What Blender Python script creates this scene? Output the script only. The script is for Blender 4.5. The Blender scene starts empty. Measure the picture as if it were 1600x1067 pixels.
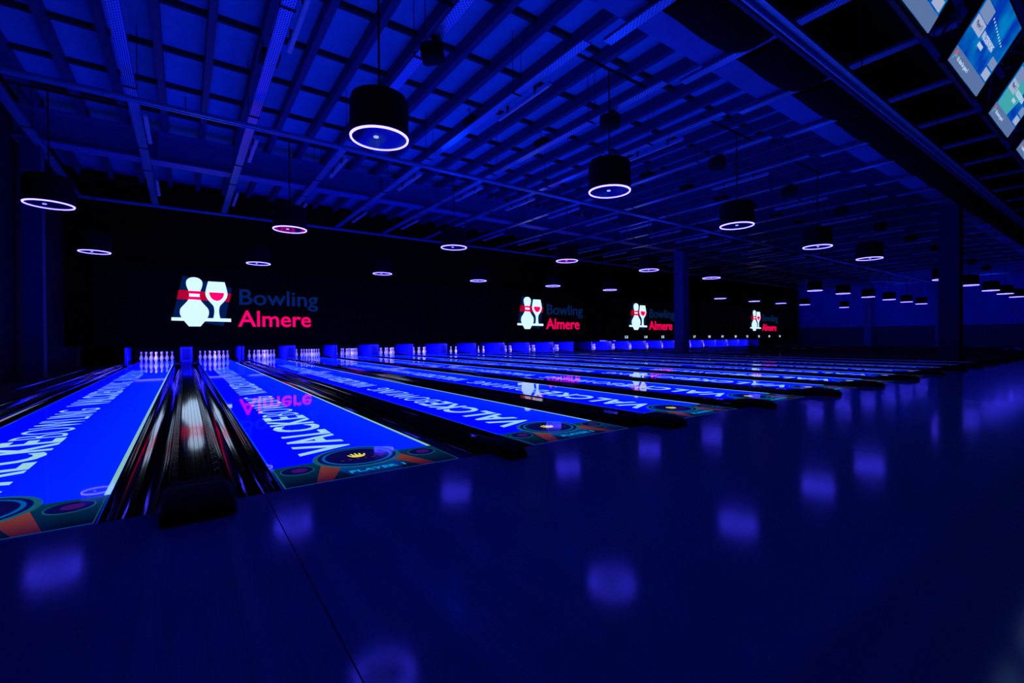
import bpy, bmesh, math, random
from mathutils import Vector, Matrix
random.seed(7)
SC = bpy.context.scene
COL = SC.collection
PI = math.pi

# ------------------------------------------------------------------ camera, world, exposure
cam_d = bpy.data.cameras.new('camera'); cam = bpy.data.objects.new('camera', cam_d); COL.objects.link(cam)
YAW, PITCH, ROLL, FPX = 0.61891, -0.00721, -0.00656, 717.94
F = Vector((math.sin(YAW)*math.cos(PITCH), math.cos(YAW)*math.cos(PITCH), math.sin(PITCH)))
R = Vector((math.cos(YAW), -math.sin(YAW), 0)); U = R.cross(F)
R2 = R*math.cos(ROLL) + U*math.sin(ROLL); U2 = -R*math.sin(ROLL) + U*math.cos(ROLL)
cam.matrix_world = Matrix(((R2.x, U2.x, -F.x, 0.85187), (R2.y, U2.y, -F.y, -2.66547), (R2.z, U2.z, -F.z, 0.79124), (0, 0, 0, 1)))
cam_d.sensor_width = 36; cam_d.lens = 36*FPX/1600; cam_d.clip_end = 200
SC.camera = cam
w = bpy.data.worlds.new('world'); SC.world = w; w.use_nodes = True
w.node_tree.nodes['Background'].inputs[0].default_value = (0, 0.002, 0.02, 1)
w.node_tree.nodes['Background'].inputs[1].default_value = 0.1
SC.view_settings.view_transform = 'Standard'; SC.view_settings.look = 'None'
SC.view_settings.exposure = 0; SC.view_settings.gamma = 1; SC.view_settings.use_curve_mapping = False

BLUE = (0.0, 0.035, 1.0)
def spot(name, loc, target, power, col, ang=150, blend=0.6, size=0.15):
    l = bpy.data.lights.new(name, 'SPOT'); l.energy = power; l.color = col; l.spot_size = math.radians(ang)
    l.spot_blend = blend; l.shadow_soft_size = size
    o = bpy.data.objects.new(name, l); COL.objects.link(o); o.location = loc
    o.rotation_euler = (Vector(target)-Vector(loc)).to_track_quat('-Z', 'Y').to_euler(); return o
def area(name, loc, target, power, col, sx, sy):
    l = bpy.data.lights.new(name, 'AREA'); l.energy = power; l.color = col; l.shape = 'RECTANGLE'; l.size = sx; l.size_y = sy
    o = bpy.data.objects.new(name, l); COL.objects.link(o); o.location = loc
    o.rotation_euler = (Vector(target)-Vector(loc)).to_track_quat('-Z', 'Y').to_euler(); return o

# pendants: (x, y) of every ring lamp, ring plane at z = RZ
RZ = 3.08
ROW_A = [(2.69, 2.50), (6.31, 2.33), (10.17, 2.38), (14.11, 2.40), (17.45, 2.30), (26.24, 2.45), (30.3, 2.35), (34.7, 2.31), (38.1, 2.25), (41.8, 2.25)]
ROW_B = [(-0.98, 8.13), (2.66, 7.82), (6.40, 7.62), (10.17, 7.56), (13.8, 7.42), (17.6, 7.42), (26.75, 7.35), (29.9, 7.2), (33.8, 7.25), (37.35, 7.22), (41.0, 7.26), (44.4, 7.26)]
ROW_C = [(-1.02, 13.24), (2.68, 13.02), (6.53, 13.12), (10.4, 13.02), (14.13, 12.83), (17.58, 12.65), (27.0, 12.52), (31.05, 12.54), (34.6, 12.50), (37.6, 12.2), (43.95, 11.9)]
# added blue fill above the pendants of two rows, no fixtures, brightens the ceiling
for x, y in ROW_A[1:]+ROW_B[2:]:
    spot('added_ceiling_fill', (x, y, RZ+0.62), (x, y-.3, 6), (38 if y < 4 else 60), BLUE, 165, 1.0, .3)
for wy in (-2, 4, 10, 15):  # added blue fill for the far right wall, no fixture stands there
    spot('added_wall_fill', (42.5, wy, 4.4), (47, wy, 3.0), 85, BLUE, 120, 1.0, .3)
# blacklight tubes over every pin deck are created with the pinsetters

# ------------------------------------------------------------------ materials
def mat(name, base, rough=.5, metal=0., emit=None, estr=0., spec=.5, coat=0.):
    m = bpy.data.materials.new(name); m.use_nodes = True
    b = m.node_tree.nodes['Principled BSDF']
    b.inputs['Base Color'].default_value = (*base, 1); b.inputs['Roughness'].default_value = rough
    b.inputs['Metallic'].default_value = metal; b.inputs['Specular IOR Level'].default_value = spec
    b.inputs['Coat Weight'].default_value = coat
    if emit: b.inputs['Emission Color'].default_value = (*emit, 1); b.inputs['Emission Strength'].default_value = estr
    return m
def nodes(m): return m.node_tree.nodes, m.node_tree.links, m.node_tree.nodes['Principled BSDF']
def noisy(m, c1, c2, scale, rough=None, bump=0., detail=4, stretch=None):
    n, l, b = nodes(m)
    tc = n.new('ShaderNodeTexCoord'); mp = n.new('ShaderNodeMapping'); nz = n.new('ShaderNodeTexNoise'); cr = n.new('ShaderNodeValToRGB')
    l.new(tc.outputs['Object'], mp.inputs[0]); l.new(mp.outputs[0], nz.inputs[0])
    if stretch: mp.inputs['Scale'].default_value = stretch
    nz.inputs['Scale'].default_value = scale; nz.inputs['Detail'].default_value = detail
    cr.color_ramp.elements[0].position = .3; cr.color_ramp.elements[1].position = .7
    cr.color_ramp.elements[0].color = (*c1, 1); cr.color_ramp.elements[1].color = (*c2, 1)
    l.new(nz.outputs[0], cr.inputs[0]); l.new(cr.outputs[0], b.inputs['Base Color'])
    if rough:
        mr = n.new('ShaderNodeMapRange'); mr.inputs[3].default_value = rough[0]; mr.inputs[4].default_value = rough[1]
        l.new(nz.outputs[0], mr.inputs[0]); l.new(mr.outputs[0], b.inputs['Roughness'])
    if bump:
        bp = n.new('ShaderNodeBump'); bp.inputs['Strength'].default_value = bump; bp.inputs['Distance'].default_value = .01
        l.new(nz.outputs[0], bp.inputs['Height']); l.new(bp.outputs[0], b.inputs['Normal'])
    return m

M = {}
# approach floor: narrow boards running down the lanes, satin lacquer
m = mat('approach_boards', (.1, .2, .5), .11, spec=.5); M['approach'] = m
n, l, b = nodes(m)
tc = n.new('ShaderNodeTexCoord'); sx = n.new('ShaderNodeSeparateXYZ'); l.new(tc.outputs['Object'], sx.inputs[0])
mu = n.new('ShaderNodeMath'); mu.operation = 'MULTIPLY'; mu.inputs[1].default_value = 1/0.027; l.new(sx.outputs[0], mu.inputs[0])
fr = n.new('ShaderNodeMath'); fr.operation = 'FRACT'; l.new(mu.outputs[0], fr.inputs[0])
lt = n.new('ShaderNodeMath'); lt.operation = 'LESS_THAN'; lt.inputs[1].default_value = .1; l.new(fr.outputs[0], lt.inputs[0])
nz = n.new('ShaderNodeTexNoise'); nz.inputs['Scale'].default_value = 1.3; nz.inputs['Detail'].default_value = 6
mp = n.new('ShaderNodeMapping'); mp.inputs['Scale'].default_value = (14, .8, 1); l.new(tc.outputs['Object'], mp.inputs[0]); l.new(mp.outputs[0], nz.inputs[0])
cr = n.new('ShaderNodeValToRGB'); cr.color_ramp.elements[0].color = (.018, .44, .62, 1); cr.color_ramp.elements[1].color = (.03, .58, .78, 1); l.new(nz.outputs[0], cr.inputs[0])
mx = n.new('ShaderNodeMix'); mx.data_type = 'RGBA'; l.new(lt.outputs[0], mx.inputs[0]); l.new(cr.outputs[0], mx.inputs[6]); mx.inputs[7].default_value = (.045, .36, .68, 1)
l.new(mx.outputs[2], b.inputs['Base Color'])
nz2 = n.new('ShaderNodeTexNoise'); nz2.inputs['Scale'].default_value = 120; l.new(tc.outputs['Object'], nz2.inputs[0])
bp = n.new('ShaderNodeBump'); bp.inputs['Strength'].default_value = .03; bp.inputs['Distance'].default_value = .002
l.new(nz2.outputs[0], bp.inputs['Height']); l.new(bp.outputs[0], b.inputs['Normal'])

M['colshade_wainscot'] = noisy(mat('column_shade_and_wainscot', (.03, .05, .2), .8), (.02, .035, .13), (.03, .05, .19), 2)  # column paint copy with shade put into its colour; also the wainscot's dark tone
M['black'] = noisy(mat('black_fabric', (.004, .004, .005), .9, spec=.1), (.003, .003, .004), (.006, .006, .008), 8)
M['black_metal'] = noisy(mat('black_metal', (.006, .006, .008), .6, spec=.2), (.004, .004, .005), (.009, .009, .011), 30)
M['concrete'] = noisy(mat('dark_concrete', (.02, .02, .03), .8), (.01, .01, .016), (.03, .03, .04), 3)
M['gutter'] = noisy(mat('gutter_plastic', (.01, .011, .014), .12, spec=.6), (.004, .005, .007), (.007, .008, .011), 6, rough=(.05, .09), stretch=(6, .15, 6))
M['capping'] = noisy(mat('capping_plastic', (.012, .013, .016), .16, spec=.65), (.005, .006, .008), (.009, .01, .013), 9, rough=(.06, .12), stretch=(6, .15, 6))
M['capping_centre'] = noisy(mat('capping_centre', (.006, .008, .012), .06, spec=.8), (.005, .007, .01), (.008, .01, .014), 9, rough=(.04, .08), stretch=(10, .15, 6))
M['hood'] = noisy(mat('hood_rubber', (.006, .006, .007), .75, spec=.2), (.004, .004, .005), (.008, .008, .01), 20)
M['screw'] = mat('screw_steel', (.5, .5, .55), .25, 1)
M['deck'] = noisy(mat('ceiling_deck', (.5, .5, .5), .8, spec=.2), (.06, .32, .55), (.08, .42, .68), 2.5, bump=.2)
M['deckdark'] = noisy(mat('ceiling_deck_black', (.006, .006, .01), .9, spec=.1), (.004, .004, .006), (.008, .008, .012), 4)
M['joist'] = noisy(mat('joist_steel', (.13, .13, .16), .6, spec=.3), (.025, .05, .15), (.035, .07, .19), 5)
M['batten'] = noisy(mat('batten_wood', (.05, .05, .06), .8, spec=.2), (.035, .035, .045), (.06, .06, .075), 5)
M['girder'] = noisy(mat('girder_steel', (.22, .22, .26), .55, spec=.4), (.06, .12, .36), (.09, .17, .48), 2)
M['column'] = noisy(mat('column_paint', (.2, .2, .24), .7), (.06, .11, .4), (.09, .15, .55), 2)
M['rail'] = noisy(mat('rail_aluminium', (.4, .42, .45), .35, .6), (.2, .5, .7), (.28, .62, .85), 8)
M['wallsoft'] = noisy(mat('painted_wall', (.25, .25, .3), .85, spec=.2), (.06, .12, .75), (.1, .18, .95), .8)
M['walldark'] = noisy(mat('dark_wall', (.02, .02, .03), .9, spec=.1), (.014, .014, .02), (.028, .028, .036), .8)
M['wallblack'] = noisy(mat('black_wall', (.003, .003, .004), .9, spec=.05), (.002, .002, .003), (.004, .004, .005), 2)
M['kick'] = noisy(mat('kickback_panel', (.03, .06, .95), .5, spec=.3), (.004, .006, .8), (.006, .009, .95), 5)
M['kickdark'] = noisy(mat('kickback_inset', (.01, .02, .3), .4, spec=.3), (.002, .003, .13), (.003, .004, .2), 5)
M['pinset'] = noisy(mat('pinsetter_metal', (.01, .012, .05), .5, spec=.3), (.008, .01, .04), (.012, .016, .07), 9)
M['pin'] = noisy(mat('pin_white', (.85, .85, .88), .25, spec=.5), (.8, .8, .84), (.9, .9, .92), 20)
M['pinred'] = mat('pin_red', (1, .02, .09), .3)
M['ring'] = mat('ring_light', (.9, .9, .9), .4, emit=(.042, .034, 1.0), estr=24)
M['disc'] = mat('pendant_glass', (.01, .012, .08), .06, spec=.8)
M['lens'] = mat('pendant_glint', (.7, .8, .9), .2, emit=(.25, .3, 1), estr=1.6)  # painted glint: weak glow for a reflection in the pendant glass
M['screen'] = mat('screen_black', (.003, .003, .005), .5, emit=(.05, .06, .2), estr=.002, spec=.03)
M['lwhite'] = mat('logo_white', (.8, .8, .8), .6, emit=(.66, .93, 1), estr=1.05)
M['lred'] = mat('logo_red', (.8, 0, .1), .6, emit=(1, .0, .10), estr=1.0)
M['ldkred'] = mat('logo_dark_red', (.4, 0, .02), .6, emit=(.42, 0, .008), estr=1.0)
M['lnavy'] = mat('logo_navy', (0, .01, .05), .6, emit=(.0, .012, .06), estr=.75)
M['lnavy2'] = mat('logo_navy_text', (0, .02, .09), .6, emit=(.001, .02, .098), estr=.65)
M['number'] = mat('number_white', (.8, .8, .8), .6, emit=(.6, .85, 1), estr=.9)
M['bezel'] = mat('monitor_bezel', (.006, .006, .008), .5)

def perforated(name, base):
    m = mat(name, base, .3, .55)
    n, l, b = nodes(m)
    tc = n.new('ShaderNodeTexCoord'); sx = n.new('ShaderNodeSeparateXYZ'); l.new(tc.outputs['Object'], sx.inputs[0])
    def fr(sock, per, off=None):
        a = n.new('ShaderNodeMath'); a.operation = 'MULTIPLY'; a.inputs[1].default_value = 1/per; l.new(sock, a.inputs[0]); o = a.outputs[0]
        if off is not None:
            ad = n.new('ShaderNodeMath'); ad.operation = 'ADD'; l.new(o, ad.inputs[0]); l.new(off, ad.inputs[1]); o = ad.outputs[0]
        f = n.new('ShaderNodeMath'); f.operation = 'FRACT'; l.new(o, f.inputs[0]); return f.outputs[0]
    row = n.new('ShaderNodeMath'); row.operation = 'MULTIPLY'; row.inputs[1].default_value = 1/.028; l.new(sx.outputs[0], row.inputs[0])
    fl = n.new('ShaderNodeMath'); fl.operation = 'FLOOR'; l.new(row.outputs[0], fl.inputs[0])
    hf = n.new('ShaderNodeMath'); hf.operation = 'MULTIPLY'; hf.inputs[1].default_value = .5; l.new(fl.outputs[0], hf.inputs[0])
    fx = fr(sx.outputs[0], .028); fy = fr(sx.outputs[1], .06, hf.outputs[0])
    def band(s, lo):
        a = n.new('ShaderNodeMath'); a.operation = 'GREATER_THAN'; a.inputs[1].default_value = lo; l.new(s, a.inputs[0]); return a.outputs[0]
    pr = n.new('ShaderNodeMath'); pr.operation = 'MULTIPLY'; l.new(band(fx, .5), pr.inputs[0]); l.new(band(fy, .35), pr.inputs[1])
    mx = n.new('ShaderNodeMix'); mx.data_type = 'RGBA'; l.new(pr.outputs[0], mx.inputs[0])
    mx.inputs[6].default_value = (*base, 1); mx.inputs[7].default_value = (base[0]*.12, base[1]*.12, base[2]*.12, 1)
    l.new(mx.outputs[2], b.inputs['Base Color']); return m
M['tflange'] = noisy(mat('tray_flange', (.08, .15, .3), .5, .3), (.05, .1, .25), (.09, .18, .38), 8)
M['tray'] = perforated('perforated_tray', (.35, .7, 1.0))

# projected picture on the lanes: lacquered boards that show the projector's light
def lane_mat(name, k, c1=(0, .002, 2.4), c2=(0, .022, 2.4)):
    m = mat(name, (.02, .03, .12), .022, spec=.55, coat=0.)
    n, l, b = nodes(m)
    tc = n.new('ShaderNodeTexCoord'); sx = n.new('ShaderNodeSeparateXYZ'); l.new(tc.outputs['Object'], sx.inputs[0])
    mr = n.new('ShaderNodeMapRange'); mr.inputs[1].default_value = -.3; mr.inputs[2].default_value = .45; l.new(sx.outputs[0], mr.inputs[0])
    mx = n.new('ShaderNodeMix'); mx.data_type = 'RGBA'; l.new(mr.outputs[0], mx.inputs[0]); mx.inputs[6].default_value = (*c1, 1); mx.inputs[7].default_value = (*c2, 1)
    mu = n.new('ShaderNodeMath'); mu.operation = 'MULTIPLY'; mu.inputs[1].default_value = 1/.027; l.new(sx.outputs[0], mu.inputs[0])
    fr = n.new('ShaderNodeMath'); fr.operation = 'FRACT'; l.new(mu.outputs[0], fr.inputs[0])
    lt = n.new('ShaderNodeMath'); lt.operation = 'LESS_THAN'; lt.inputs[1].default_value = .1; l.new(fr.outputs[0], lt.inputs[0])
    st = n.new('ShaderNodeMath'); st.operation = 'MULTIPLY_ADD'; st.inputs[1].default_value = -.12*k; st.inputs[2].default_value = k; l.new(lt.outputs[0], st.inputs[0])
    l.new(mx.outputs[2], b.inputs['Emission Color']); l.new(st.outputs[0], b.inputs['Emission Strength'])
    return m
def kmat(name, col, k): return mat(name, (.05, .06, .12), .06, emit=col, estr=k, spec=.5)
def grad(name, c0, c1, k, y0=.0, y1=.42):
    """projected picture that fades from c0 at the foul line to c1"""
    m = kmat(name, c0, k); n, l, b = nodes(m)
    tc = n.new('ShaderNodeTexCoord'); sx = n.new('ShaderNodeSeparateXYZ'); l.new(tc.outputs['Object'], sx.inputs[0])
    mr = n.new('ShaderNodeMapRange'); mr.inputs[1].default_value = y0; mr.inputs[2].default_value = y1; l.new(sx.outputs[1], mr.inputs[0])
    mx = n.new('ShaderNodeMix'); mx.data_type = 'RGBA'; l.new(mr.outputs[0], mx.inputs[0]); mx.inputs[6].default_value = (*c0, 1); mx.inputs[7].default_value = (*c1, 1)
    l.new(mx.outputs[2], b.inputs['Emission Color']); return m
LV = {}
def level(k):
    if k not in LV:
        LV[k] = dict(lane=lane_mat('lane_projection', .9*k), text=kmat('projected_letters', (.36, .74, .78), .85*k), text2=kmat('projected_letters', (.20, .46, .62), .8*k), text3=kmat('projected_letters', (.08, .26, .46), .8*k), line=kmat('projected_line', (.30, .66, .50), .8*k),
                     panel=grad('projected_panel', (.0, .0004, .014), (.0, .035, .075), k, .02, .5), cyan=kmat('projected_cyan', (.0, .12, .5), .7*k), dark=kmat('projected_dark', (.0, .004, .10), .8*k),
                     navy=kmat('projected_navy', (.002, .002, .06), k), orange=grad('projected_orange', (.03, .0, .02), (.26, .05, .025), .9*k), yellow=kmat('projected_yellow', (.70, .66, .06), k),
                     teal=kmat('projected_teal', (.01, .14, .22), .6*k), glow=grad('projected_glow', (.0, .004, .10), (.0, .08, .42), .7*k, .0, .3), ptext=kmat('projected_player_letters', (.0, .30, .62), .9*k), purple=kmat('projected_purple', (.05, .005, .16), .8*k), red=kmat('projected_red', (.25, .01, .03), .7*k))
    return LV[k]

# ------------------------------------------------------------------ mesh helpers
def obj(name, me, parent=None, loc=(0, 0, 0)):
    o = bpy.data.objects.new(name, me); COL.objects.link(o); o.location = loc
    if parent: o.parent = parent
    return o
def tag(o, label, cat, group=None):
    o['label'] = label; o['category'] = cat
    if group: o['group'] = group
    return o
def empty(name, loc, label, cat, group=None):
    o = bpy.data.objects.new(name, None); COL.objects.link(o); o.location = loc; o.empty_display_size = .1
    return tag(o, label, cat, group)
class MB:
    def __init__(s): s.v = []; s.f = []; s.mi = []; s.cur = 0
    def add(s, vs, fs):
        o = len(s.v); s.v += [tuple(v) for v in vs]; s.f += [tuple(i+o for i in f) for f in fs]; s.mi += [s.cur]*len(fs)
    def box(s, x0, x1, y0, y1, z0, z1):
        s.add([(x0,y0,z0),(x1,y0,z0),(x1,y1,z0),(x0,y1,z0),(x0,y0,z1),(x1,y0,z1),(x1,y1,z1),(x0,y1,z1)],
              [(0,3,2,1),(4,5,6,7),(0,1,5,4),(1,2,6,5),(2,3,7,6),(3,0,4,7)])
    def bar(s, a, b, r, n=6):
        a = Vector(a); b = Vector(b); d = (b-a).normalized(); u = d.orthogonal().normalized(); v = d.cross(u)
        ring = [(u*math.cos(2*PI*i/n)+v*math.sin(2*PI*i/n))*r for i in range(n)]
        s.add([a+p for p in ring]+[b+p for p in ring], [(i,(i+1)%n,n+(i+1)%n,n+i) for i in range(n)]+[tuple(range(n-1,-1,-1)), tuple(range(n,2*n))])
    def lathe(s, prof, n=16, axis='z', c=(0,0,0)):
        vs = []
        for r, z in prof:
            for i in range(n):
                a = 2*PI*i/n; x, y = r*math.cos(a), r*math.sin(a)
                vs.append((c[0]+x, c[1]+y, c[2]+z) if axis == 'z' else (c[0]+x, c[1]+z, c[2]+y))
        fs = [(k*n+i, k*n+(i+1)%n, (k+1)*n+(i+1)%n, (k+1)*n+i) for k in range(len(prof)-1) for i in range(n)]
        fs += [tuple(range(n-1,-1,-1)), tuple(range((len(prof)-1)*n, len(prof)*n))]
        s.add(vs, fs)
    def prism(s, pts, z0, z1):
        n = len(pts)
        s.add([(x,y,z0) for x,y in pts]+[(x,y,z1) for x,y in pts], [tuple(range(n-1,-1,-1)), tuple(range(n,2*n))]+[(i,(i+1)%n,n+(i+1)%n,n+i) for i in range(n)])
    def mesh(s, name, mats, smooth=False, bevel=0):
        me = bpy.data.meshes.new(name); me.from_pydata(s.v, [], s.f)
        for m in (mats if isinstance(mats, (list, tuple)) else [mats]): me.materials.append(m)
        bm = bmesh.new(); bm.from_mesh(me)
        for f, k in zip(bm.faces, s.mi): f.material_index = k
        bmesh.ops.recalc_face_normals(bm, faces=bm.faces)
        if bevel: bmesh.ops.bevel(bm, geom=[e for e in bm.edges], offset=bevel, segments=2, affect='EDGES', clamp_overlap=True)
        bm.to_mesh(me); bm.free()
        if smooth:
            for p in me.polygons: p.use_smooth = True
            try: me.set_sharp_from_angle(angle=math.radians(38))
            except Exception: pass
        return me
def boxmesh(name, m, *a, bevel=0):
    b = MB(); b.box(*a); return b.mesh(name, m, bevel=bevel)
def struct(name, me, parent=None, loc=(0,0,0)):
    o = obj(name, me, parent, loc)
    if not parent: o['kind'] = 'structure'
    return o
def copy_tree(o, parent=None):
    c = o.copy(); COL.objects.link(c)
    if parent: c.parent = parent
    for ch in list(o.children): copy_tree(ch, c)
    return c
TXT = {}
def text_mesh(s, m, w, h, bold=0.0, thick=.001, name='letters'):
    """lettering of width w and cap height h, in the XY plane, origin lower left"""
    key = (s, m.name, w, h, bold, thick)
    if key in TXT: return TXT[key]
    cu = bpy.data.curves.new('t', 'FONT'); cu.body = s; cu.offset = bold; cu.resolution_u = 3; cu.space_character = 1.08 if s.isupper() and len(s) > 3 else 1.0
    to = bpy.data.objects.new('t', cu); COL.objects.link(to)
    dg = bpy.context.evaluated_depsgraph_get(); dg.update()
    me = bpy.data.meshes.new_from_object(to.evaluated_get(dg))
    bpy.data.objects.remove(to); bpy.data.curves.remove(cu)
    xs = [v.co.x for v in me.vertices]; ys = [v.co.y for v in me.vertices]
    x0, x1 = min(xs), max(xs)
    cap = 0.70 if any(c.isalnum() for c in s) else max(ys)
    kx = w/(x1-x0); ky = h/(cap)
    for v in me.vertices: v.co = ((v.co.x-x0)*kx, v.co.y*ky, 0)
    bm = bmesh.new(); bm.from_mesh(me)
    r = bmesh.ops.extrude_face_region(bm, geom=bm.faces[:])
    bmesh.ops.translate(bm, verts=[e for e in r['geom'] if isinstance(e, bmesh.types.BMVert)], vec=(0, 0, thick))
    bmesh.ops.recalc_face_normals(bm, faces=bm.faces)
    bm.to_mesh(me); bm.free(); me.name = name; me.materials.clear(); me.materials.append(m)
    TXT[key] = me; return me

ORD = ['first','second','third','fourth','fifth','sixth','seventh','eighth','ninth','tenth','eleventh','twelfth','thirteenth','fourteenth','fifteenth','sixteenth',
       'seventeenth','eighteenth','nineteenth','twentieth','twenty-first','twenty-second','twenty-third','twenty-fourth','twenty-fifth','twenty-sixth','twenty-seventh','twenty-eighth']

# ------------------------------------------------------------------ lane geometry
PA, PB, GAP = 1.79657, 1.67668, 1.44657
HW = 0.5334
def lane_x(i):
    n = i-1; x = (n//2)*(PA+PB) + (PA if n % 2 else 0)
    return x + (GAP if i > 12 else 0)
XL, XR = -2.0, 47.0
YB, YF = -10.0, 20.6

# ------------------------------------------------------------------ setting
fl = struct('floor', boxmesh('floor', M['concrete'], XL, XR, YB, 0.0, -.30, -.05))
seams = [XL] + [1.18+3.4733*k for k in range(0, 13)] + [XR]
for a, b_ in zip(seams[:-1], seams[1:]):
    if b_-a < .2: continue
    struct('approach_panel', boxmesh('approach_panel', M['approach'], a+.002, b_-.002, YB, -.004, -.05, 0), fl)
struct('floor', boxmesh('lane_floor', M['concrete'], XL, XR, 0, YF, -.35, -.22))
struct('wall_left', boxmesh('wall_left', M['walldark'], XL-.2, XL, YB, YF, -.35, 6.2))
wr = struct('wall_right', boxmesh('wall_right', M['wallsoft'], XR, XR+.2, YB, YF, -.35, 6.2))
struct('wainscot', boxmesh('wainscot', M['colshade_wainscot'], XR-.04, XR, YB, YF, 0, 1.55), wr)
struct('wall_front', boxmesh('wall_front', M['wallblack'], XL, XR, YF, YF+.2, -.35, 6.2))
struct('wall_back', boxmesh('wall_back', M['walldark'], XL, XR, YB-.2, YB, -.35, 6.2))
# black partition above the pin decks that carries the screens
struct('wall_screen', boxmesh('wall_screen', M['wallblack'], XL, 45.0, 15.76, 15.9, .62, 5.9))

DZ = 5.95
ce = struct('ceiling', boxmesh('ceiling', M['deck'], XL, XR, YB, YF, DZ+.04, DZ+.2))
JX = [.53+.72*k for k in range(-3, 64)]
JX = [x for x in JX if XL+.1 < x < XR-.1]
SY = [1.74+1.42*k for k in range(0, 7)]
jm = boxmesh('joist', M['joist'], -.055, .055, 1.45, 10.95, 5.70, DZ)
jm2 = boxmesh('joist', M['joist'], -.055, .055, 11.25, 15.7, 5.70, DZ)
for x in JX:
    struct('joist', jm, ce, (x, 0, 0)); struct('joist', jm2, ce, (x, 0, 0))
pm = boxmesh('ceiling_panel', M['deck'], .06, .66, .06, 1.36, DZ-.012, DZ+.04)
bmn = boxmesh('batten', M['batten'], .055, .665, -.035, .035, DZ-.09, DZ)
cnt = 0; far = MB(); farb = MB()
for i, x in enumerate(JX[:-1]):
    for y in SY:
        if cnt < 294 and i < 42: struct('ceiling_panel', pm, ce, (x, y, 0)); cnt += 1
        else: far.box(x+.06, x+.66, y+.06, y+1.36, DZ-.012, DZ+.04)
        if i < 42: struct('batten', bmn, ce, (x, y, 0))
        else: farb.box(x+.055, x+.665, y-.035, y+.035, DZ-.09, DZ)
o = struct('ceiling_panel', far.mesh('ceiling_panel', M['deck']), ce); o['kind'] = 'stuff'
o = struct('batten', farb.mesh('batten', M['batten']), ce); o['kind'] = 'stuff'
struct('ceiling', boxmesh('ceiling_black', M['deckdark'], XL, XR, YB, .95, 5.55, 5.62))

def girder(name, y, z0, z1, hw=.2):
    g = MB(); g.box(XL, XR, y-hw, y+hw, z0, z0+.035); g.box(XL, XR, y-hw, y+hw, z1-.035, z1)
    g.box(XL, XR, y-.02, y+.02, z0+.035, z1-.035)
    o = struct(name, g.mesh(name, M['girder']))
    st = boxmesh('stiffener', M['girder'], -.012, .012, -hw+.01, hw-.01, z0+.035, z1-.035)
    for k in range(9): struct('stiffener', st, o, (.4+5.4*k, y, 0))
    return o
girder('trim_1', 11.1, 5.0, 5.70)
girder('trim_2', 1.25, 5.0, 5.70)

def column(x, y, s, z1, m, label):
    o = empty('column', (x, y, 0), label, 'column')
    b = MB(); b.box(-s/2, s/2, -s/2, -s/2+.03, -.05, z1); b.box(-s/2, s/2, s/2-.03, s/2, -.05, z1); b.box(-.02, .02, -s/2+.03, s/2-.03, -.05, z1)
    b.box(-s/2+.004, -.02, -s/2+.03, s/2-.03, -.05, z1-.002); b.box(.02, s/2-.004, -s/2+.03, s/2-.03, -.05, z1-.002)
    obj('shaft', b.mesh('shaft', m), o)
    obj('base_plate', boxmesh('base_plate', m, -s/2-.05, s/2+.05, -s/2-.05, s/2+.05, -.05, .015), o)
    obj('cap_plate', boxmesh('cap_plate', m, -s/2-.04, s/2+.04, -s/2-.04, s/2+.04, z1-.02, z1), o)
    return o
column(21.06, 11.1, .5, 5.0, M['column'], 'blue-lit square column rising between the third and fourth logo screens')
column(21.25, 1.25, .5, 5.0, M['colshade_wainscot'], 'dark square column standing on the foul line at right')
column(-1.72, 11.1, .3, 5.0, M['colshade_wainscot'], 'slim column against the left wall')
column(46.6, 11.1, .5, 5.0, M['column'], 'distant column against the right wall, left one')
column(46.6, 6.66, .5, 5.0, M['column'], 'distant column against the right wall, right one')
struct('trim_3', boxmesh('walkway', M['concrete'], lane_x(12)+HW+.62, lane_x(13)-HW-.62, 0, 17.2, -.22, .02))

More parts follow.
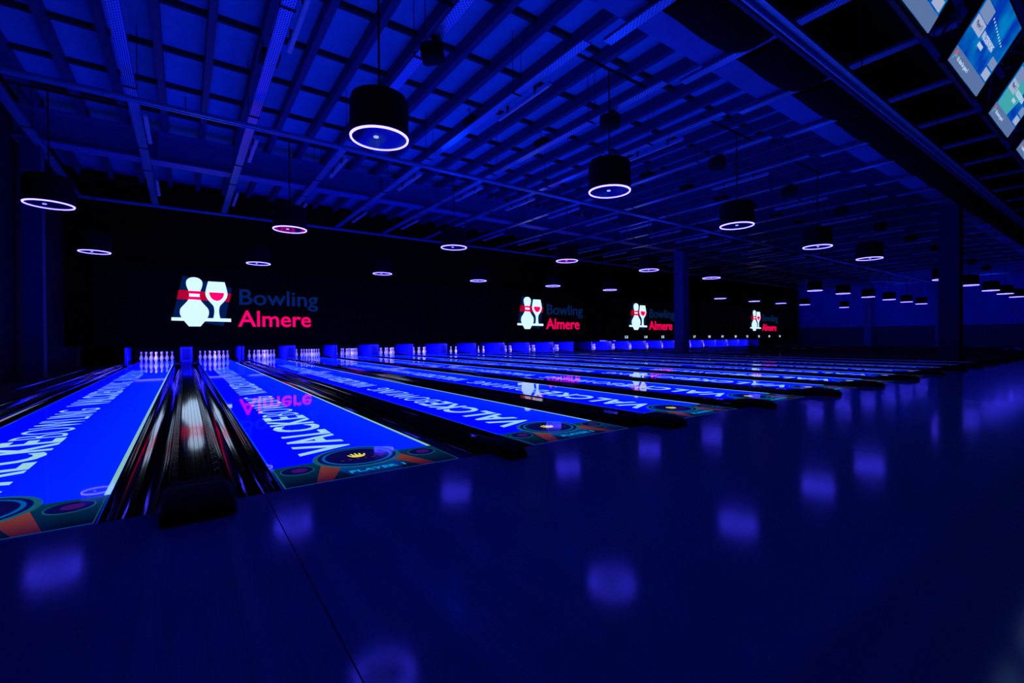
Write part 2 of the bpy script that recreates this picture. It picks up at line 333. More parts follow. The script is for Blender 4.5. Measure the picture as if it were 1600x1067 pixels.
# ------------------------------------------------------------------ lanes
def build_lane(k):
    L = level(k); x = 0
    root = bpy.data.objects.new('bowling_lane', None); COL.objects.link(root)
    bd = MB(); bd.box(-HW, HW, 0, 19.25, -.06, 0); bd.mi = [1, 0, 1, 1, 1, 1]
    obj('lane_bed', bd.mesh('lane_bed', [L['lane'], M['hood']]), root)
    e = .0008
    def flat(name, pts, m, z=1, par=None):
        b = MB(); b.prism(pts, 0, e*z); return obj(name, b.mesh(name, m), par or root)
    # lines down the edges
    flat('edge_line', [(HW-.026, .46), (HW-.001, .46), (HW-.004, 16.2), (HW-.020, 16.2)], L['line'])
    flat('edge_line', [(-HW+.004, .48), (-HW+.010, .48), (-HW+.010, 16.2), (-HW+.004, 16.2)], L['cyan'])
    # lettering, three times down the lane, read from the foul line towards the pins
    for s, tk in ((.70, 'text'), (4.95, 'text2'), (9.2, 'text3')):
        for word, a, ln, bo in (('VALCKE', 0, 1.84, .020), ('BOWLING', 1.92, 1.96, -.016)):
            t = obj('letters', text_mesh(word, L[tk], ln, .36, bo, e), root, (.045, s+a, 0)); t.rotation_euler = (0, 0, PI/2)
    # start panel with target rings
    if k > .1:
        sp = flat('start_panel', [(-HW+.001, .001), (HW-.001, .001), (HW-.001, .46), (.3, .47), (-.3, .47), (-HW+.001, .46)], L['panel'])
        flat('panel_glow', [(-.14, .02), (.14, .02), (.23, .30), (-.23, .30)], L['glow'], 1.5, sp)
        for s in (-1, 1): flat('beam', [(s*.27, .02), (s*.36, .02), (s*.26, .36), (s*.16, .27)], L['orange'], 2, sp)
        def disc(name, cx, cy, r, m, z, n=32): flat(name, [(cx+r*math.cos(2*PI*i/n), cy+r*math.sin(2*PI*i/n)) for i in range(n)], m, z, sp)
        disc('target_halo', 0, .47, .28, L['teal'], 2.4); disc('target_rim', 0, .47, .262, L['teal'], 3); disc('target_ring', 0, .47, .25, L['dark'], 3.6)
        disc('target_ring', 0, .47, .225, L['cyan'], 4.2); disc('target_centre', 0, .47, .205, L['navy'], 4.8)
        for s in (-1, 1):
            disc('small_ring', s*.40, .33, .095, L['teal'], 2.4, 20); disc('small_disc', s*.40, .33, .088, L['navy'], 3, 20); disc('small_emblem', s*.40+.01, .33, .045, L['purple'], 3.6, 12)
        h = MB(); h.prism([(.045*math.cos(a)+0, .46+.03*math.sin(a)) for a in [2*PI*i/14 for i in range(14)]], 0, e*5.4)
        for q, (ax, ay, ln) in enumerate(((-.042, .475, .035), (-.022, .485, .05), (0, .487, .055), (.022, .485, .048), (.044, .475, .035))):
            h.prism([(ax-.007, ay-.01), (ax+.007, ay-.01), (ax*1.25+.006, ay+ln), (ax*1.25-.006, ay+ln)], 0, e*5.5)
        obj('hand_emblem', h.mesh('hand_emblem', L['yellow']), sp)
        dd = MB()
        for q in range(6): dd.box(-.13+.05*q, -.11+.05*q, .385, .395, 0, e*5.5)
        obj('target_dots', dd.mesh('target_dots', L['red']), sp)['kind'] = 'stuff'
        t = obj('letters', text_mesh('PLAYER 1', L['ptext'], .34, .05, .03, e*2.6), sp, (-.15, .09, 0))
        fr = MB(); x1 = HW-.012
        fr.box(-x1, x1, .010, .014, 0, e*2); fr.box(-x1, -x1+.008, .014, .46, 0, e*2); fr.box(x1-.003, x1, .014, .46, 0, e*2)
        obj('panel_outline', fr.mesh('panel_outline', L['teal']), sp)
    dots = MB()
    for q in range(10):
        xx = -.405+.09*q
        if abs(xx) > .1: dots.lathe([(.009, 0), (.009, e*.6)], 8, c=(xx, 2.13, 0))
    for q in range(7):
        xx = -.39+.13*q; yy = 4.8-abs(q-3)*.28
        dots.prism([(xx-.013, yy), (xx+.013, yy), (xx, yy+.13)], 0, e*.6)
    obj('aiming_marks', dots.mesh('aiming_marks', level(1)['navy']), root)['kind'] = 'stuff'
    return root
protos = {}
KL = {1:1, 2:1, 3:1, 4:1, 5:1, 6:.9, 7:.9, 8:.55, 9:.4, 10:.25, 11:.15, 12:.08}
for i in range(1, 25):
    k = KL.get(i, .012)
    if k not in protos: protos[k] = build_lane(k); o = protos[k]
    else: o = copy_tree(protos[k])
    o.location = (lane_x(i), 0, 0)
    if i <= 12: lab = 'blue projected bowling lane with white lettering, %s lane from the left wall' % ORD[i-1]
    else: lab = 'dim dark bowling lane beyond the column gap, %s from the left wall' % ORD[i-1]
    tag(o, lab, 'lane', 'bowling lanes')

# ------------------------------------------------------------------ gutters and cappings between lanes
def strip(name, prof, m, y0, y1, parent, smooth=True, thick=.012):
    b = MB(); n = len(prof); pr_ = list(prof)+[(x, z-thick) for x, z in reversed(prof)]
    k = len(pr_)
    b.add([(x, y0, z) for x, z in pr_]+[(x, y1, z) for x, z in pr_], [(i, (i+1) % k, k+(i+1) % k, k+i) for i in range(k)])
    for i in range(n-1):
        q = (i, i+1, k-2-i, k-1-i); b.f.append(q); b.mi.append(0); b.f.append(tuple(j+k for j in q)); b.mi.append(0)
    return obj(name, b.mesh(name, m, smooth), parent)
def divider(g):
    """gap width g between two lanes, origin at its centre on the foul line"""
    root = bpy.data.objects.new('gutter_divider', None); COL.objects.link(root)
    h = g/2; gw = .225
    for s in (-1, 1):
        pts = []
        for q in range(13):
            a = PI*q/12; pts.append((s*(h-.008-gw/2+gw/2*math.cos(a)), -.012-.085*math.sin(a)))
        if s < 0: pts = pts[::-1]
        strip('gutter', pts[::-1] if s > 0 else pts[::-1], M['gutter'], .01, 17.42, root)
    c = h-.008-gw-.002
    # ridged capping on both sides of the centre
    cw = min(.085, c*.62)
    for s in (-1, 1):
        pts = []; x0 = c; nr = 5; w_ = (c-cw)/nr
        for q in range(nr):
            xx = x0-q*w_
            z = .012+.005*q
            pts += [(s*xx, z-.008), (s*(xx-.004), z), (s*(xx-w_+.005), z), (s*(xx-w_+.003), z-.006)]
        if s > 0: pts = pts[::-1]
        rc = strip('ridged_capping', pts, M['capping'], .16, 17.4, root, False)
        sc = MB()
        for r_ in (0, 1):
            for q in range(60): sc.box(s*(cw+.008+.016*r_)-.003, s*(cw+.008+.016*r_)+.003, .5+.16*q+.04*r_, .512+.16*q+.04*r_, .034, .040)
        o = obj('screws', sc.mesh('screws', M['screw']), rc); o['kind'] = 'stuff'
    pts = []
    nn = 6
    for q in range(nn):
        a = -cw+2*cw*q/nn; b_ = -cw+2*cw*(q+1)/nn
        pts += [(a+.001, .034), (a+.003, .040), (b_-.003, .040), (b_-.001, .034)]
    strip('centre_capping', pts, M['capping_centre'], .22, 17.4, root, False)
    # rubber hood over the end of the capping, standing out over the approach
    b = MB(); hw = c+.012
    prof = [(-.235, .003), (-.235, .035), (-.205, .062), (-.12, .082), (.06, .082), (.16, .068), (.24, .048), (.24, .003)]
    n = len(prof)
    xs = [(-hw, .0), (-hw+.02, 1), (hw-.02, 1), (hw, .0)]
    vs = []
    for xx, t in xs:
        for y, z in prof: vs.append((xx, y+(0 if t else .02*(1 if y < 0 else -1)), z if t else max(.003, z-.02)))
    fs = [(j*n+i, j*n+(i+1) % n, (j+1)*n+(i+1) % n, (j+1)*n+i) for j in range(3) for i in range(n)]+[tuple(range(n)), tuple(range(3*n, 4*n))]
    b.add(vs, fs); obj('end_hood', b.mesh('end_hood', M['hood'], True), root)
    b = MB(); b.box(-hw+.03, hw-.03, .24, .33, .03, .05); obj('hood_step', b.mesh('hood_step', M['hood'], bevel=.004), root)
    for s in (-1, 1):
        obj('gutter_end', boxmesh('gutter_end', M['hood'], min(s*c, s*(h-.008)), max(s*c, s*(h-.008)), .002, .01, -.2, -.006), root)
    return root
PROTO = {}
def put_div(xc, g, label):
    key = round(g, 3)
    if key not in PROTO: PROTO[key] = divider(g); o = PROTO[key]
    else: o = copy_tree(PROTO[key])
    o.location = (xc, 0, 0); tag(o, label, 'gutter', 'gutters and cappings between the lanes')
gA = PA-2*HW; gB = PB-2*HW
put_div(-HW-gB/2, gB, 'black gutter and capping at the left of the first lane')
for i in range(1, 24):
    if i == 12:
        put_div(lane_x(12)+HW+gB/2, gB, 'black gutter and capping right of the twelfth lane, beside the walkway')
        put_div(lane_x(13)-HW-gB/2, gB, 'black gutter and capping left of the thirteenth lane, beside the walkway')
        continue
    a, b_ = lane_x(i)+HW, lane_x(i+1)-HW
    if i < 12: lab = 'glossy black gutter and capping with end hood between the %s and %s lanes' % (ORD[i-1], ORD[i])
    else: lab = 'dim black gutter and capping between the %s and %s lanes' % (ORD[i-1], ORD[i])
    put_div((a+b_)/2, gA if i % 2 else gB, lab)
put_div(lane_x(24)+HW+gB/2, gB, 'black gutter and capping right of the last lane')
struct('trim_4', boxmesh('side_platform', M['concrete'], XL, -HW-gB+.0, 0, 17.2, -.22, -.01))
# side rail at the left of lane 1
b = MB(); b.box(-.04, .04, .3, 17, -.01, .02); b.box(-.012, .012, .3, 17, .02, .05)
tag(obj('side_rail', b.mesh('side_rail', M['gutter']), None, (-HW-gB-.22, 0, 0)), 'low glossy rail on the dark platform left of the first lane', 'rail')

# ------------------------------------------------------------------ pin decks
prof = [(.026, 0), (.0285, .006), (.036, .04), (.0485, .08), (.0575, .105), (.0605, .115), (.059, .135), (.0515, .17), (.0395, .20), (.031, .225), (.0245, .25), (.0233, .265), (.0245, .285), (.028, .31), (.0318, .335), (.0322, .35), (.029, .368), (.018, .378), (.005, .381)]
b = MB(); b.lathe(prof, 14); pinm = b.mesh('pin_body', M['pin'], True)
b = MB(); b.lathe([(.0262, .238), (.0264, .240), (.0256, .252), (.0254, .254)], 14); b.lathe([(.0250, .272), (.0252, .274), (.0266, .288), (.0268, .290)], 14)
bandm = b.mesh('neck_bands', M['pinred'], True)
S = .3048
RACK = []
ROWN = ['front', 'second', 'third', 'back']; POSN = {0: ['front pin'], 1: ['left pin', 'right pin'], 2: ['left pin', 'middle pin', 'right pin'], 3: ['far left pin', 'inner left pin', 'inner right pin', 'far right pin']}
for r in range(4):
    for q in range(r+1): RACK.append(((q-r/2)*S, 18.29+r*S*.866, r, q))
for i in range(1, 25):
    for dx, y, r, q in RACK:
        where = '%s lane from the left wall' % ORD[i-1]
        rn = 'the rack' if r == 0 else 'the %s row' % ROWN[r]
        o = empty('bowling_pin', (lane_x(i)+dx, y, 0.001), 'white red-banded pin, %s of %s, %s' % (POSN[r][q], rn, where), 'bowling pin', 'bowling pins standing in their racks')
        p = obj('pin_body', pinm, o); obj('neck_bands', bandm, p)

UV = (.13, .11, 1.0)
def housing(xc, w_, label):
    o = empty('ball_return_housing', (xc, 17.85, -.2), label, 'housing', 'housings between the pin decks')
    bo = obj('body', boxmesh('body', M['kick'], -w_/2, w_/2, 0, 1.85, 0, .75, bevel=.008), o)
    obj('inset', boxmesh('inset', M['kickdark'], -w_/2+.06, w_/2-.06, -.012, 0, .30, .68), bo)
    obj('foot', boxmesh('foot', M['pinset'], -w_/2, w_/2, -.05, -.012, .02, .22), o)
def kick(xc, s, label):
    o = empty('kickback', (xc, 17.8, -.2), label, 'panel', 'kickback panels beside the pin decks')
    obj('side_panel', boxmesh('side_panel', M['kick'], -.02, .02, 0, 1.9, 0, .76), o)
    obj('front_strip', boxmesh('front_strip', M['kick'], -.05 if s > 0 else -.02, .02 if s > 0 else .05, -.01, .05, .1, .76), o)
    obj('bumper', boxmesh('bumper', M['pinset'], -.03, .03, .3, 2.2, .16, .26), o)
for i in range(1, 25):
    x = lane_x(i)
    nm = '%s lane from the left wall' % ORD[i-1]
    if i % 2:
        housing((x+lane_x(i+1))/2, .36, 'bright blue housing with dark inset right of the pins, %s' % nm)
        kick(x-HW-.27, -1, 'bright blue kickback panel left of the pins, %s' % nm)
    else:
        kick(x+HW+.27, 1, 'bright blue kickback panel right of the pins, %s' % nm)
    # pinsetter: dark housing above the pins with cushion curtain behind
    o = empty('pinsetter', (x, 17.75, .56), 'dark pinsetter above the pins of the %s' % nm, 'machine', 'pinsetters above the pin decks')
    b = MB(); b.box(-.70, .70, 0, 1.8, .03, .55); b.box(-.70, .70, -.03, .03, 0, .12)
    obj('hood', b.mesh('hood', M['pinset']), o)
    obj('lamp_trough', boxmesh('lamp_trough', M['kick'], -.68, .68, -.10, -.03, .04, .09), o)
    obj('cushion', boxmesh('cushion', M['black'], -.70, .70, 1.9, 1.98, -.7, .5), o)
    obj('deck_plate', boxmesh('deck_plate', M['pinset'], -.70, -HW-.001, -.2, 1.9, -.75, -.62), o)
    obj('deck_plate', boxmesh('deck_plate', M['pinset'], HW+.001, .70, -.2, 1.9, -.75, -.62), o)
    pw = 60
    if i <= 23: area('blacklight_tube', (x, 17.55, .57), (x, 18.35, .10), 60, UV, 1.1, .04)

# ------------------------------------------------------------------ logo screens
def build_screen(x0, x1):
    """black screen from x0 to x1 (local to the logo's left edge), the logo 4.45 x 1.6 m"""
    root = bpy.data.objects.new('logo_screen', None); COL.objects.link(root)
    # local frame: x right, y depth (towards viewer negative), z up; logo occupies x 0..4.45, z 0..1.62
    def up(name, pts, m, lay, parent=root):
        b = MB(); n = len(pts); y = -.008*lay
        b.add([(x, y, z) for x, z in pts]+[(x, 0, z) for x, z in pts], [tuple(range(n)), tuple(range(2*n-1, n-1, -1))]+[(i, n+i, n+(i+1) % n, (i+1) % n) for i in range(n)])
        return obj(name, b.mesh(name, m), parent)
    obj('screen_panel', boxmesh('screen_panel', M['screen'], x0, x1, 0, .04, -.62, 2.0), root)
    W_, H_ = 4.45, 1.62
    def P(u, v): return ((u-120)/1380*W_, (562-v)/440*H_)   # logo artwork grid
    up('backing_shape', [P(130, 480), P(215, 112), P(640, 205), P(560, 556)], M['lnavy'], 1)
    up('red_band', [P(165, 320), P(182, 240), P(632, 254), P(614, 332)], M['ldkred'], 2)
    def smooth(pts, k=3):
        out = []; n = len(pts)
        for i in range(n-1):
            p0 = pts[max(i-1, 0)]; p1 = pts[i]; p2 = pts[i+1]; p3 = pts[min(i+2, n-1)]
            for j in range(k):
                t = j/k
                out.append(tuple(.5*((2*p1[c])+(-p0[c]+p2[c])*t+(2*p0[c]-5*p1[c]+4*p2[c]-p3[c])*t*t+(-p0[c]+3*p1[c]-3*p2[c]+p3[c])*t**3) for c in (0, 1)))
        return out+[pts[-1]]
    side = smooth([(311, 122), (345, 128), (372, 148), (380, 175), (374, 210), (362, 240), (356, 270), (356, 300), (366, 330), (395, 365), (425, 400), (433, 430), (428, 465), (405, 505)])
    pin = [P(u, v) for u, v in side]+[P(360, 560), P(262, 560)]+[P(622-u, v) for u, v in side[::-1]][:-1]
    pf = up('pin_figure', pin, M['lwhite'], 3)
    up('shelf_bar', [P(120, 482), P(628, 486), P(628, 516), P(120, 510)], M['lwhite'], 2.6)
    gs = smooth([(573, 152), (588, 205), (598, 260), (588, 300), (560, 338), (530, 372), (522, 410), (524, 450), (532, 487)])
    glass = [P(u, v) for u, v in gs]+[P(1002-u, v) for u, v in gs[::-1]]
    wg = up('wine_glass_figure', glass, M['lwhite'], 3)
    wine = [(567, 252), (564, 275), (552, 300), (530, 320), (503, 326), (476, 320), (452, 300), (440, 275), (437, 250)]
    up('wine_fill', [P(u, v) for u, v in wine], M['lred'], 4, wg)
    up('neck_stripe', [P(262, 245), P(362, 245), P(357, 270), P(266, 268)], M['lred'], 4, pf)
    up('neck_stripe', [P(266, 296), P(357, 296), P(362, 323), P(258, 320)], M['lred'], 4, pf)
    for word, m_, u0, v0, u1, hh in (('Bowling', M['lnavy2'], 705, 350, 1500, 145), ('Almere', M['lred'], 692, 556, 1420, 150)):
        x_, z_ = P(u0, v0); w_ = (u1-u0)/1380*W_; h_ = hh/440*H_
        t = obj('letters', text_mesh(word, m_, w_, h_, .012, .02), root, (x_, -.001, z_)); t.rotation_euler = (PI/2, 0, 0)
    return root
LOGOS = [(.51, 'nearest and largest logo screen, above the pins of the first lanes at left'), (14.26, 'second logo screen from the left, black with pin and wine glass logo'),
         (22.56, 'third logo screen, partly hidden behind the blue-lit column'), (36.68, 'farthest and smallest logo screen, at the right end of the screen wall')]
ext = {0: (-1.9, 9.0), 1: (-4.6, 6.1), 2: (-1.9, 6.9), 3: (-6.9, 7.2)}
for q, (x0, lab) in enumerate(LOGOS):
    o = build_screen(*ext[q]); o.location = (x0, 15.69, 1.24); tag(o, lab, 'screen', 'logo screens over the pin decks')
# masking strips below the screens, lane numbers
for i in range(1, 25, 2):
    xa, xb = lane_x(i)-HW-gB/2, lane_x(i+1)+HW+gB/2
    nm = ('%s and %s lanes from the left wall' % (ORD[i-1], ORD[i])) 
    tag(obj('masking_board', boxmesh('masking_board', M['wallblack'], xa+.004, xb-.004, 15.64, 15.755, .575, .62)), 'black masking board edge over the %s' % nm, 'board', 'masking boards under the screens')
for i in range(13, 25):
    t = str(i); tag(obj('lane_number', text_mesh(t, M['number'], .26, .15, .03, .01), None, (lane_x(i)-.13, 15.67, .74)), 'small white number sign under the screens, over the %s lane' % ORD[i-1], 'number', 'lane number signs')
for o in COL.objects:
    if o.name.startswith('lane_number'): o.rotation_euler = (PI/2, 0, 0)

# ------------------------------------------------------------------ pendants
R0 = .325
b = MB(); b.lathe([(R0-.012, .004), (R0, .010), (R0, .40), (R0-.02, .455), (R0-.06, .475), (.05, .485), (.03, .50)], 36)
bodym = b.mesh('body', M['black_metal'], True)
b = MB(); n = 48
for i in range(n):
    a0, a1 = 2*PI*i/n, 2*PI*(i+1)/n
    for (ra, za), (rb, zb) in (((R0+.001, .010), (R0-.003, -.006)), ((R0-.003, -.006), (R0-.021, -.008)), ((R0-.021, -.008), (R0-.026, .018))):
        b.add([(ra*math.cos(a0), ra*math.sin(a0), za), (ra*math.cos(a1), ra*math.sin(a1), za), (rb*math.cos(a1), rb*math.sin(a1), zb), (rb*math.cos(a0), rb*math.sin(a0), zb)], [(0, 1, 2, 3)])
ringm = b.mesh('ring_light', M['ring'])
b = MB(); b.lathe([(R0-.026, .002), (R0-.026, .016)], 36); discm = b.mesh('glass_disc', M['disc'])
b = MB(); b.lathe([(.028, -.006), (.03, .006)], 12, c=(-.05, -.03, 0)); glintm = b.mesh('lens', M['lens'])  # glint on the glass, shaped as a small glowing disc
b = MB(); b.lathe([(.028, .48), (.028, .53), (.012, .55)], 12); collm = b.mesh('collar', M['black_metal'])
def pendant(x, y, label, ztop=4.98, bar=1.7):
    o = empty('ring_pendant', (x, y, RZ), label, 'pendant lamp', 'black drum pendants with glowing rings')
    bo = obj('body', bodym, o); obj('ring_light', ringm, o); gd = obj('glass_disc', discm, o); obj('lens', glintm, gd); obj('collar', collm, bo)  # the lens part is only the painted glint
    c = MB(); c.bar((0, 0, .5), (0, 0, ztop-RZ), .012, 6); obj('cable', c.mesh('cable', M['black_metal']), o)
    k0 = math.floor((x-.17)/1.76); xa = .17+1.76*k0-x; xb = xa+1.76
    c = MB(); c.box(xa-.05, xb+.05, -.02, .02, ztop-RZ, ztop-RZ+.03); obj('hanger_bar', c.mesh('hanger_bar', M['black_metal']), o)
def side(x): return ' before the column' if x < 22 else ' beyond the column'
for row, nm in ((ROW_A, 'row above the approach edge'), (ROW_B, 'row above mid lanes'), (ROW_C, 'row nearest the screens')):
    for q, (x, y) in enumerate(row): pendant(x, y, 'black drum pendant with violet ring, %s from left, %s' % (ORD[q], nm))

# ------------------------------------------------------------------ cable trays
TX = [.17+1.76*k for k in range(-1, 27)]
def tray(y0, y1, hs):
    root = bpy.data.objects.new('cable_tray', None); COL.objects.link(root)
    b = MB(); b.box(-.078, .078, y0, y1, 4.90, 4.905); pb_ = obj('perforated_base', b.mesh('perforated_base', M['tray']), root)
    for s in (-1, 1):
        b = MB(); b.box(s*.078-.003, s*.078+.003, y0, y1, 4.90, 4.94); obj('side_flange', b.mesh('side_flange', M['tflange']), root)
    for y in hs:
        b = MB()
        for s in (-1, 1): b.bar((s*.088, y, 4.9), (s*.088, y, DZ if y > 1 else 5.55), .006, 5)
        b.box(-.095, .095, y-.012, y+.012, 4.885, 4.90)
        obj('hanger', b.mesh('hanger', M['black_metal']), root)
    for xx, r in ((-.03, .015), (.03, .012)):
        b = MB(); b.bar((xx, y0+.1, 4.922), (xx, y1-.1, 4.922), r, 6); obj('cable', b.mesh('cable', M['black']), pb_)
    return root
tp = tray(1.95, 14.9, (3.6, 7.0, 9.9, 11.5)); tq = tray(-1.3, 1.80, (-.8,))
for q, x in enumerate(TX):
    o = tp if q == 0 else copy_tree(tp)
    o.location = (x, 0, 0); tag(o, 'perforated steel cable tray running over the lanes, %s from the left wall' % ORD[q], 'cable tray', 'cable trays under the ceiling')
    o = tq if q == 0 else copy_tree(tq)
    o.location = (x+.25, 0, 0); tag(o, 'short perforated cable tray over the approach, %s from the left wall' % ORD[q], 'cable tray', 'short cable trays over the approach')
# unlit strip lamps clipped beside the trays
b = MB(); b.box(-.035, .035, 0, 1.5, 0, .05); s_body = b.mesh('lamp_housing', M['rail'], bevel=.006)
b = MB(); b.box(-.028, .028, .03, 1.47, -.018, 0); s_dif = b.mesh('diffuser', mat('strip_diffuser', (.6, .62, .66), .3), bevel=.006)
s_cl = boxmesh('clip', M['black_metal'], -.05, 0, 0, .02, 0, .12)
rows = [(2.9, 'row nearest the approach'), (7.75, 'row before the girder'), (11.9, 'row beyond the girder')]
for y, nm in rows:
    for q, x in enumerate(TX[1:]):
        if y < 3 and q % 2 == 0: continue
        o = empty('strip_lamp', (x+.145, y, 4.80), 'slim unlit strip lamp beside the %s cable tray, %s' % (ORD[q+1], nm), 'lamp', 'unlit strip lamps along the trays')
        lh = obj('lamp_housing', s_body, o); obj('diffuser', s_dif, lh); obj('clip', s_cl, o, (0, .35, 0)); obj('clip', s_cl, o, (0, 1.13, 0))
# projectors' bracket boxes on trays
b = MB(); b.box(-.13, .13, 0, .34, .0, .10); pb = b.mesh('body', M['black_metal'], bevel=.012)
b = MB(); b.lathe([(.035, -.04), (.04, 0)], 12, 'y', (.05, 0, .05)); pl = b.mesh('lens', M['disc'])
b = MB()
for s in (-.1, .1):
    b.bar((s, .1, .1), (s, .1, .24), .008); b.bar((s, .1, .24), (s, .22, .24), .008)
pbk = b.mesh('bracket', M['black_metal'])
for q in range(1, 12):
    o = empty('projector', (TX[q+1]+.0, 4.9, 4.975), 'black projector on the %s cable tray from the left wall' % ORD[q+1], 'projector', 'projectors on the cable trays')
    bo = obj('body', pb, o); obj('lens', pl, bo); obj('bracket', pbk, o)
# round black speakers
b = MB(); b.lathe([(.10, .24), (.16, .23), (.185, .18), (.19, .10), (.19, -.10), (.18, -.14), (.165, -.145)], 24, 'y'); sb = b.mesh('body', M['black_metal'], True)
b = MB(); b.lathe([(.155, -.155), (.16, -.146)], 24, 'y'); sg = b.mesh('grille', M['black'])
b = MB(); b.box(-.05, .05, -.05, .05, .17, .225); sy = b.mesh('bracket', M['black_metal'], bevel=.008)
for q, x in enumerate([TX[k] for k in (3, 5, 7, 9, 11, 13, 15, 17, 19, 21, 23)]):
    o = empty('round_speaker', (x, 3.1, 4.9-.225*.8), 'round black speaker under a cable tray, %s from the left' % ORD[q], 'speaker', 'round black speakers under the trays')
    a = obj('body', sb, o); g_ = obj('grille', sg, o); a.rotation_euler = g_.rotation_euler = (-.15, 0, 1.0); obj('bracket', sy, o); o.scale = (.8, .8, .8)

# ------------------------------------------------------------------ rails across the hall
def rail(name, y, z, label, x0=XL+.02, x1=XR-.05, w_=.12):
    o = empty(name, (0, y, z), label, 'rail')
    b = MB(); b.box(x0, x1, -w_/2, -w_/2+.02, 0, .06); b.box(x0, x1, w_/2-.02, w_/2, 0, .06); b.box(x0, x1, -w_/2, w_/2, .05, .06)
    obj('channel', b.mesh('channel', M['rail']), o)
    b = MB()
    k = .9
    while k < x1:
        b.bar((k, 0, .06), (k, 0, min(5.0, 4.9 if y > 1 else 5.5)-z), .008, 5); k += 3.6
    obj('hanger_rods', b.mesh('hanger_rods', M['black_metal']), o); return o
rail('ceiling_rail', 6.85, 4.62, 'long aluminium rail crossing the hall before the girder')
rail('ceiling_rail', 13.75, 4.56, 'long aluminium rail crossing the hall near the screens', x0=-1.4)
o = rail('ceiling_rail', -.42, 4.0, 'double aluminium rail crossing above the approach at upper right', w_=.13)
b = MB(); b.box(XL+.02, XR-.05, .08, .12, -.01, .05); obj('lower_track', b.mesh('lower_track', M['joist']), o)
# black acoustic drapes slung between the trays behind the second girder
for q in range(1, 24):
    xa, xb = TX[q]+.25+.11, TX[q]+.25+1.76-.11
    b = MB(); nx, ny = 10, 8
    vs = []
    for j in range(ny+1):
        for i in range(nx+1):
            u, v = i/nx, j/ny
            sag = math.sin(PI*v)**.7*(.45+.55*math.sin(PI*u)**.5)
            vs.append((xa+(xb-xa)*u, .02+1.0*v+.0, 4.97-.34*sag))
    fs = [(j*(nx+1)+i, j*(nx+1)+i+1, (j+1)*(nx+1)+i+1, (j+1)*(nx+1)+i) for j in range(ny) for i in range(nx)]
    n0 = len(vs); vs += [(x_, y_, z_+.02) for x_, y_, z_ in vs]; fs += [tuple(n0+k for k in f[::-1]) for f in fs]
    b.add(vs, fs)
    tag(obj('acoustic_drape', b.mesh('acoustic_drape', M['black'], True)), 'sagging black drape between cable trays, %s from the left' % ORD[q-1], 'drape', 'black drapes behind the girder')

# ------------------------------------------------------------------ monitors and their truss
def truss():
    o = empty('lighting_truss', (0, -1.36, 3.66), 'black lattice truss carrying the scoring monitors', 'truss')
    x0, x1 = XL+.05, 30
    ch = [(0, 0), (-.12, .55), (-.50, .42)]
    for (y, z) in ch:
        b = MB(); b.box(x0, x1, y-.03, y+.03, z-.03, z+.03); obj('chord', b.mesh('chord', M['joist']), o)
    b = MB(); k = x0+.1; f = 0
    while k < x1-.5:
        for (a, c) in ((0, 1), (1, 2), (0, 2)):
            pa, pb_ = (ch[a], ch[c]) if f else (ch[c], ch[a])
            b.bar((k, pa[0], pa[1]), (k+.42, pb_[0], pb_[1]), .010, 5)
        k += .42; f ^= 1
    obj('lattice', b.mesh('lattice', M['joist']), o)
    b = MB(); k = .5
    while k < x1: b.bar((k, -.12, .55), (k, -.12, 5.55-3.66), .01, 5); k += 2.4
    obj('hanger_rods', b.mesh('hanger_rods', M['black_metal']), o)
truss()
def emi(name, c, k=1): return mat(name, (.01, .01, .01), .25, emit=c, estr=k)
MM = {'a': emi('monitor_blue', (.0, .10, .55)), 'b': emi('monitor_cyan', (.0, .22, .55)), 'bar': emi('monitor_grey', (.10, .17, .36)), 'card': emi('monitor_card', (.18, .26, .48)),
      'w': emi('monitor_white', (.45, .58, .75)), 'card2': emi('monitor_card_light', (.36, .42, .62)), 'r': emi('monitor_red', (.6, .10, .16)), 'g': emi('monitor_green', (.05, .38, .42)), 'd': emi('monitor_dark', (0, .02, .12))}
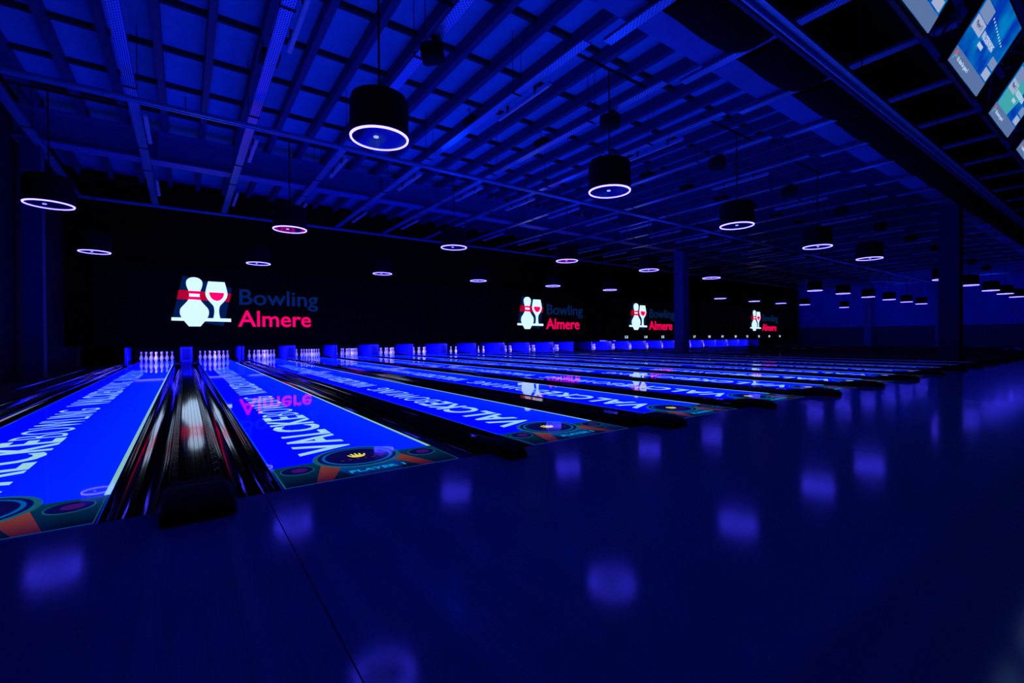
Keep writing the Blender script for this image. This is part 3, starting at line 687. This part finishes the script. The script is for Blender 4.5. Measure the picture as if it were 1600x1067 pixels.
# soft blue picture
n, l, bb = nodes(MM['a'])
tc = n.new('ShaderNodeTexCoord'); nz = n.new('ShaderNodeTexNoise'); nz.inputs['Scale'].default_value = 3.2; l.new(tc.outputs['Object'], nz.inputs[0])
cr = n.new('ShaderNodeValToRGB'); cr.color_ramp.elements[0].position = .4; cr.color_ramp.elements[1].position = .65
cr.color_ramp.elements[0].color = (0, .04, .42, 1); cr.color_ramp.elements[1].color = (0, .2, .55, 1); l.new(nz.outputs[0], cr.inputs[0]); l.new(cr.outputs[0], bb.inputs['Emission Color'])
def monitor(x, lab, var):
    W_, H_ = 1.06, .60
    o = empty('scoring_monitor', (x, -1.60, 3.205), lab, 'monitor', 'scoring monitors over the approach')
    # local picture frame: u to the right, v up; normal faces down towards the bowlers
    o.rotation_euler = (PI/2+math.radians(31), 0, 0)
    obj('case', boxmesh('case', M['bezel'], -.03, W_+.03, -.03, H_+.03, -.07, -.006, bevel=.008), o)
    def rect(name, u0, u1, v0, v1, m, z):
        return obj(name, boxmesh(name, m, u0, u1, v0, v1, -.006, z), pic or o)
    pic = None
    pic = rect('picture', 0, W_, 0, H_, MM['a'], .0)
    if var == 2:
        b = MB(); b.prism([(.02, .12), (.5, .10), (.62, .3), (.45, .5), (.2, .55), (.02, .4)], -.006, .0015); obj('picture_figure', b.mesh('picture_figure', MM['g']), pic)
    rect('ticker_bar', 0, W_, 0, .115, MM['bar'], .002)
    rect('score_card', .02, .30, .27, .36, MM['card2'], .003); rect('score_card', .02, .30, .37, .47, MM['card'], .003)
    rect('score_card', .84, 1.03, .22, .29, MM['card'], .003); rect('score_card', .84, 1.03, .13, .20, MM['card2'], .003)
    rect('score_card', .36, .50, .23, .26, MM['w'], .003)
    def tx(s, u, v, w_, h_, m, bold=.01): obj('letters', text_mesh(s, m, w_, h_, bold, .002), pic, (u, v, .002))
    tx('5', .02, .50, .09, .07, MM['w'], .03); tx('VALCKEBOWLING', .33, .29, .40, .045, MM['w'], .02)
    tx("It's time for game 5", .14, .045, .36, .03, MM['w']); tx('Player 2', .07, .305, .17, .03, MM['d'])
    b = MB()
    for q in range(10): b.box(.36+.055*q, .375+.055*q, .43-.006*q, .445-.006*q, -.006, .002)
    obj('score_marks', b.mesh('score_marks', MM['w']), pic)
    b = MB(); b.lathe([(.022, -.004), (.022, .004)], 12, c=(.06, .075, 0)); obj('badge', b.mesh('badge', MM['r']), pic)
    b = MB(); b.prism([(.02, .03), (.04, .03), (.06, .06), (.11, .055), (.11, .07), (.05, .07)], -.004, .004); obj('badge_tail', b.mesh('badge_tail', MM['g']), pic)
    b = MB(); b.bar((W_/2-.1, .35, -.07), (W_/2-.1, .35, -.30), .015); b.bar((W_/2+.1, .35, -.07), (W_/2+.1, .35, -.30), .015); obj('mount', b.mesh('mount', M['black_metal']), o)
for q, (x, lab) in enumerate(((4.65, 'scoring monitor cut off by the top edge, leftmost of the row'), (6.333, 'scoring monitor with a large 5 and white cards, second from the left'),
                    (8.013, 'scoring monitor with a green figure, third from the left'), (9.70, 'scoring monitor at the right picture edge, fourth from the left'), (11.38, 'scoring monitor just outside the right edge, last of the row'))):
    monitor(x, lab, q)
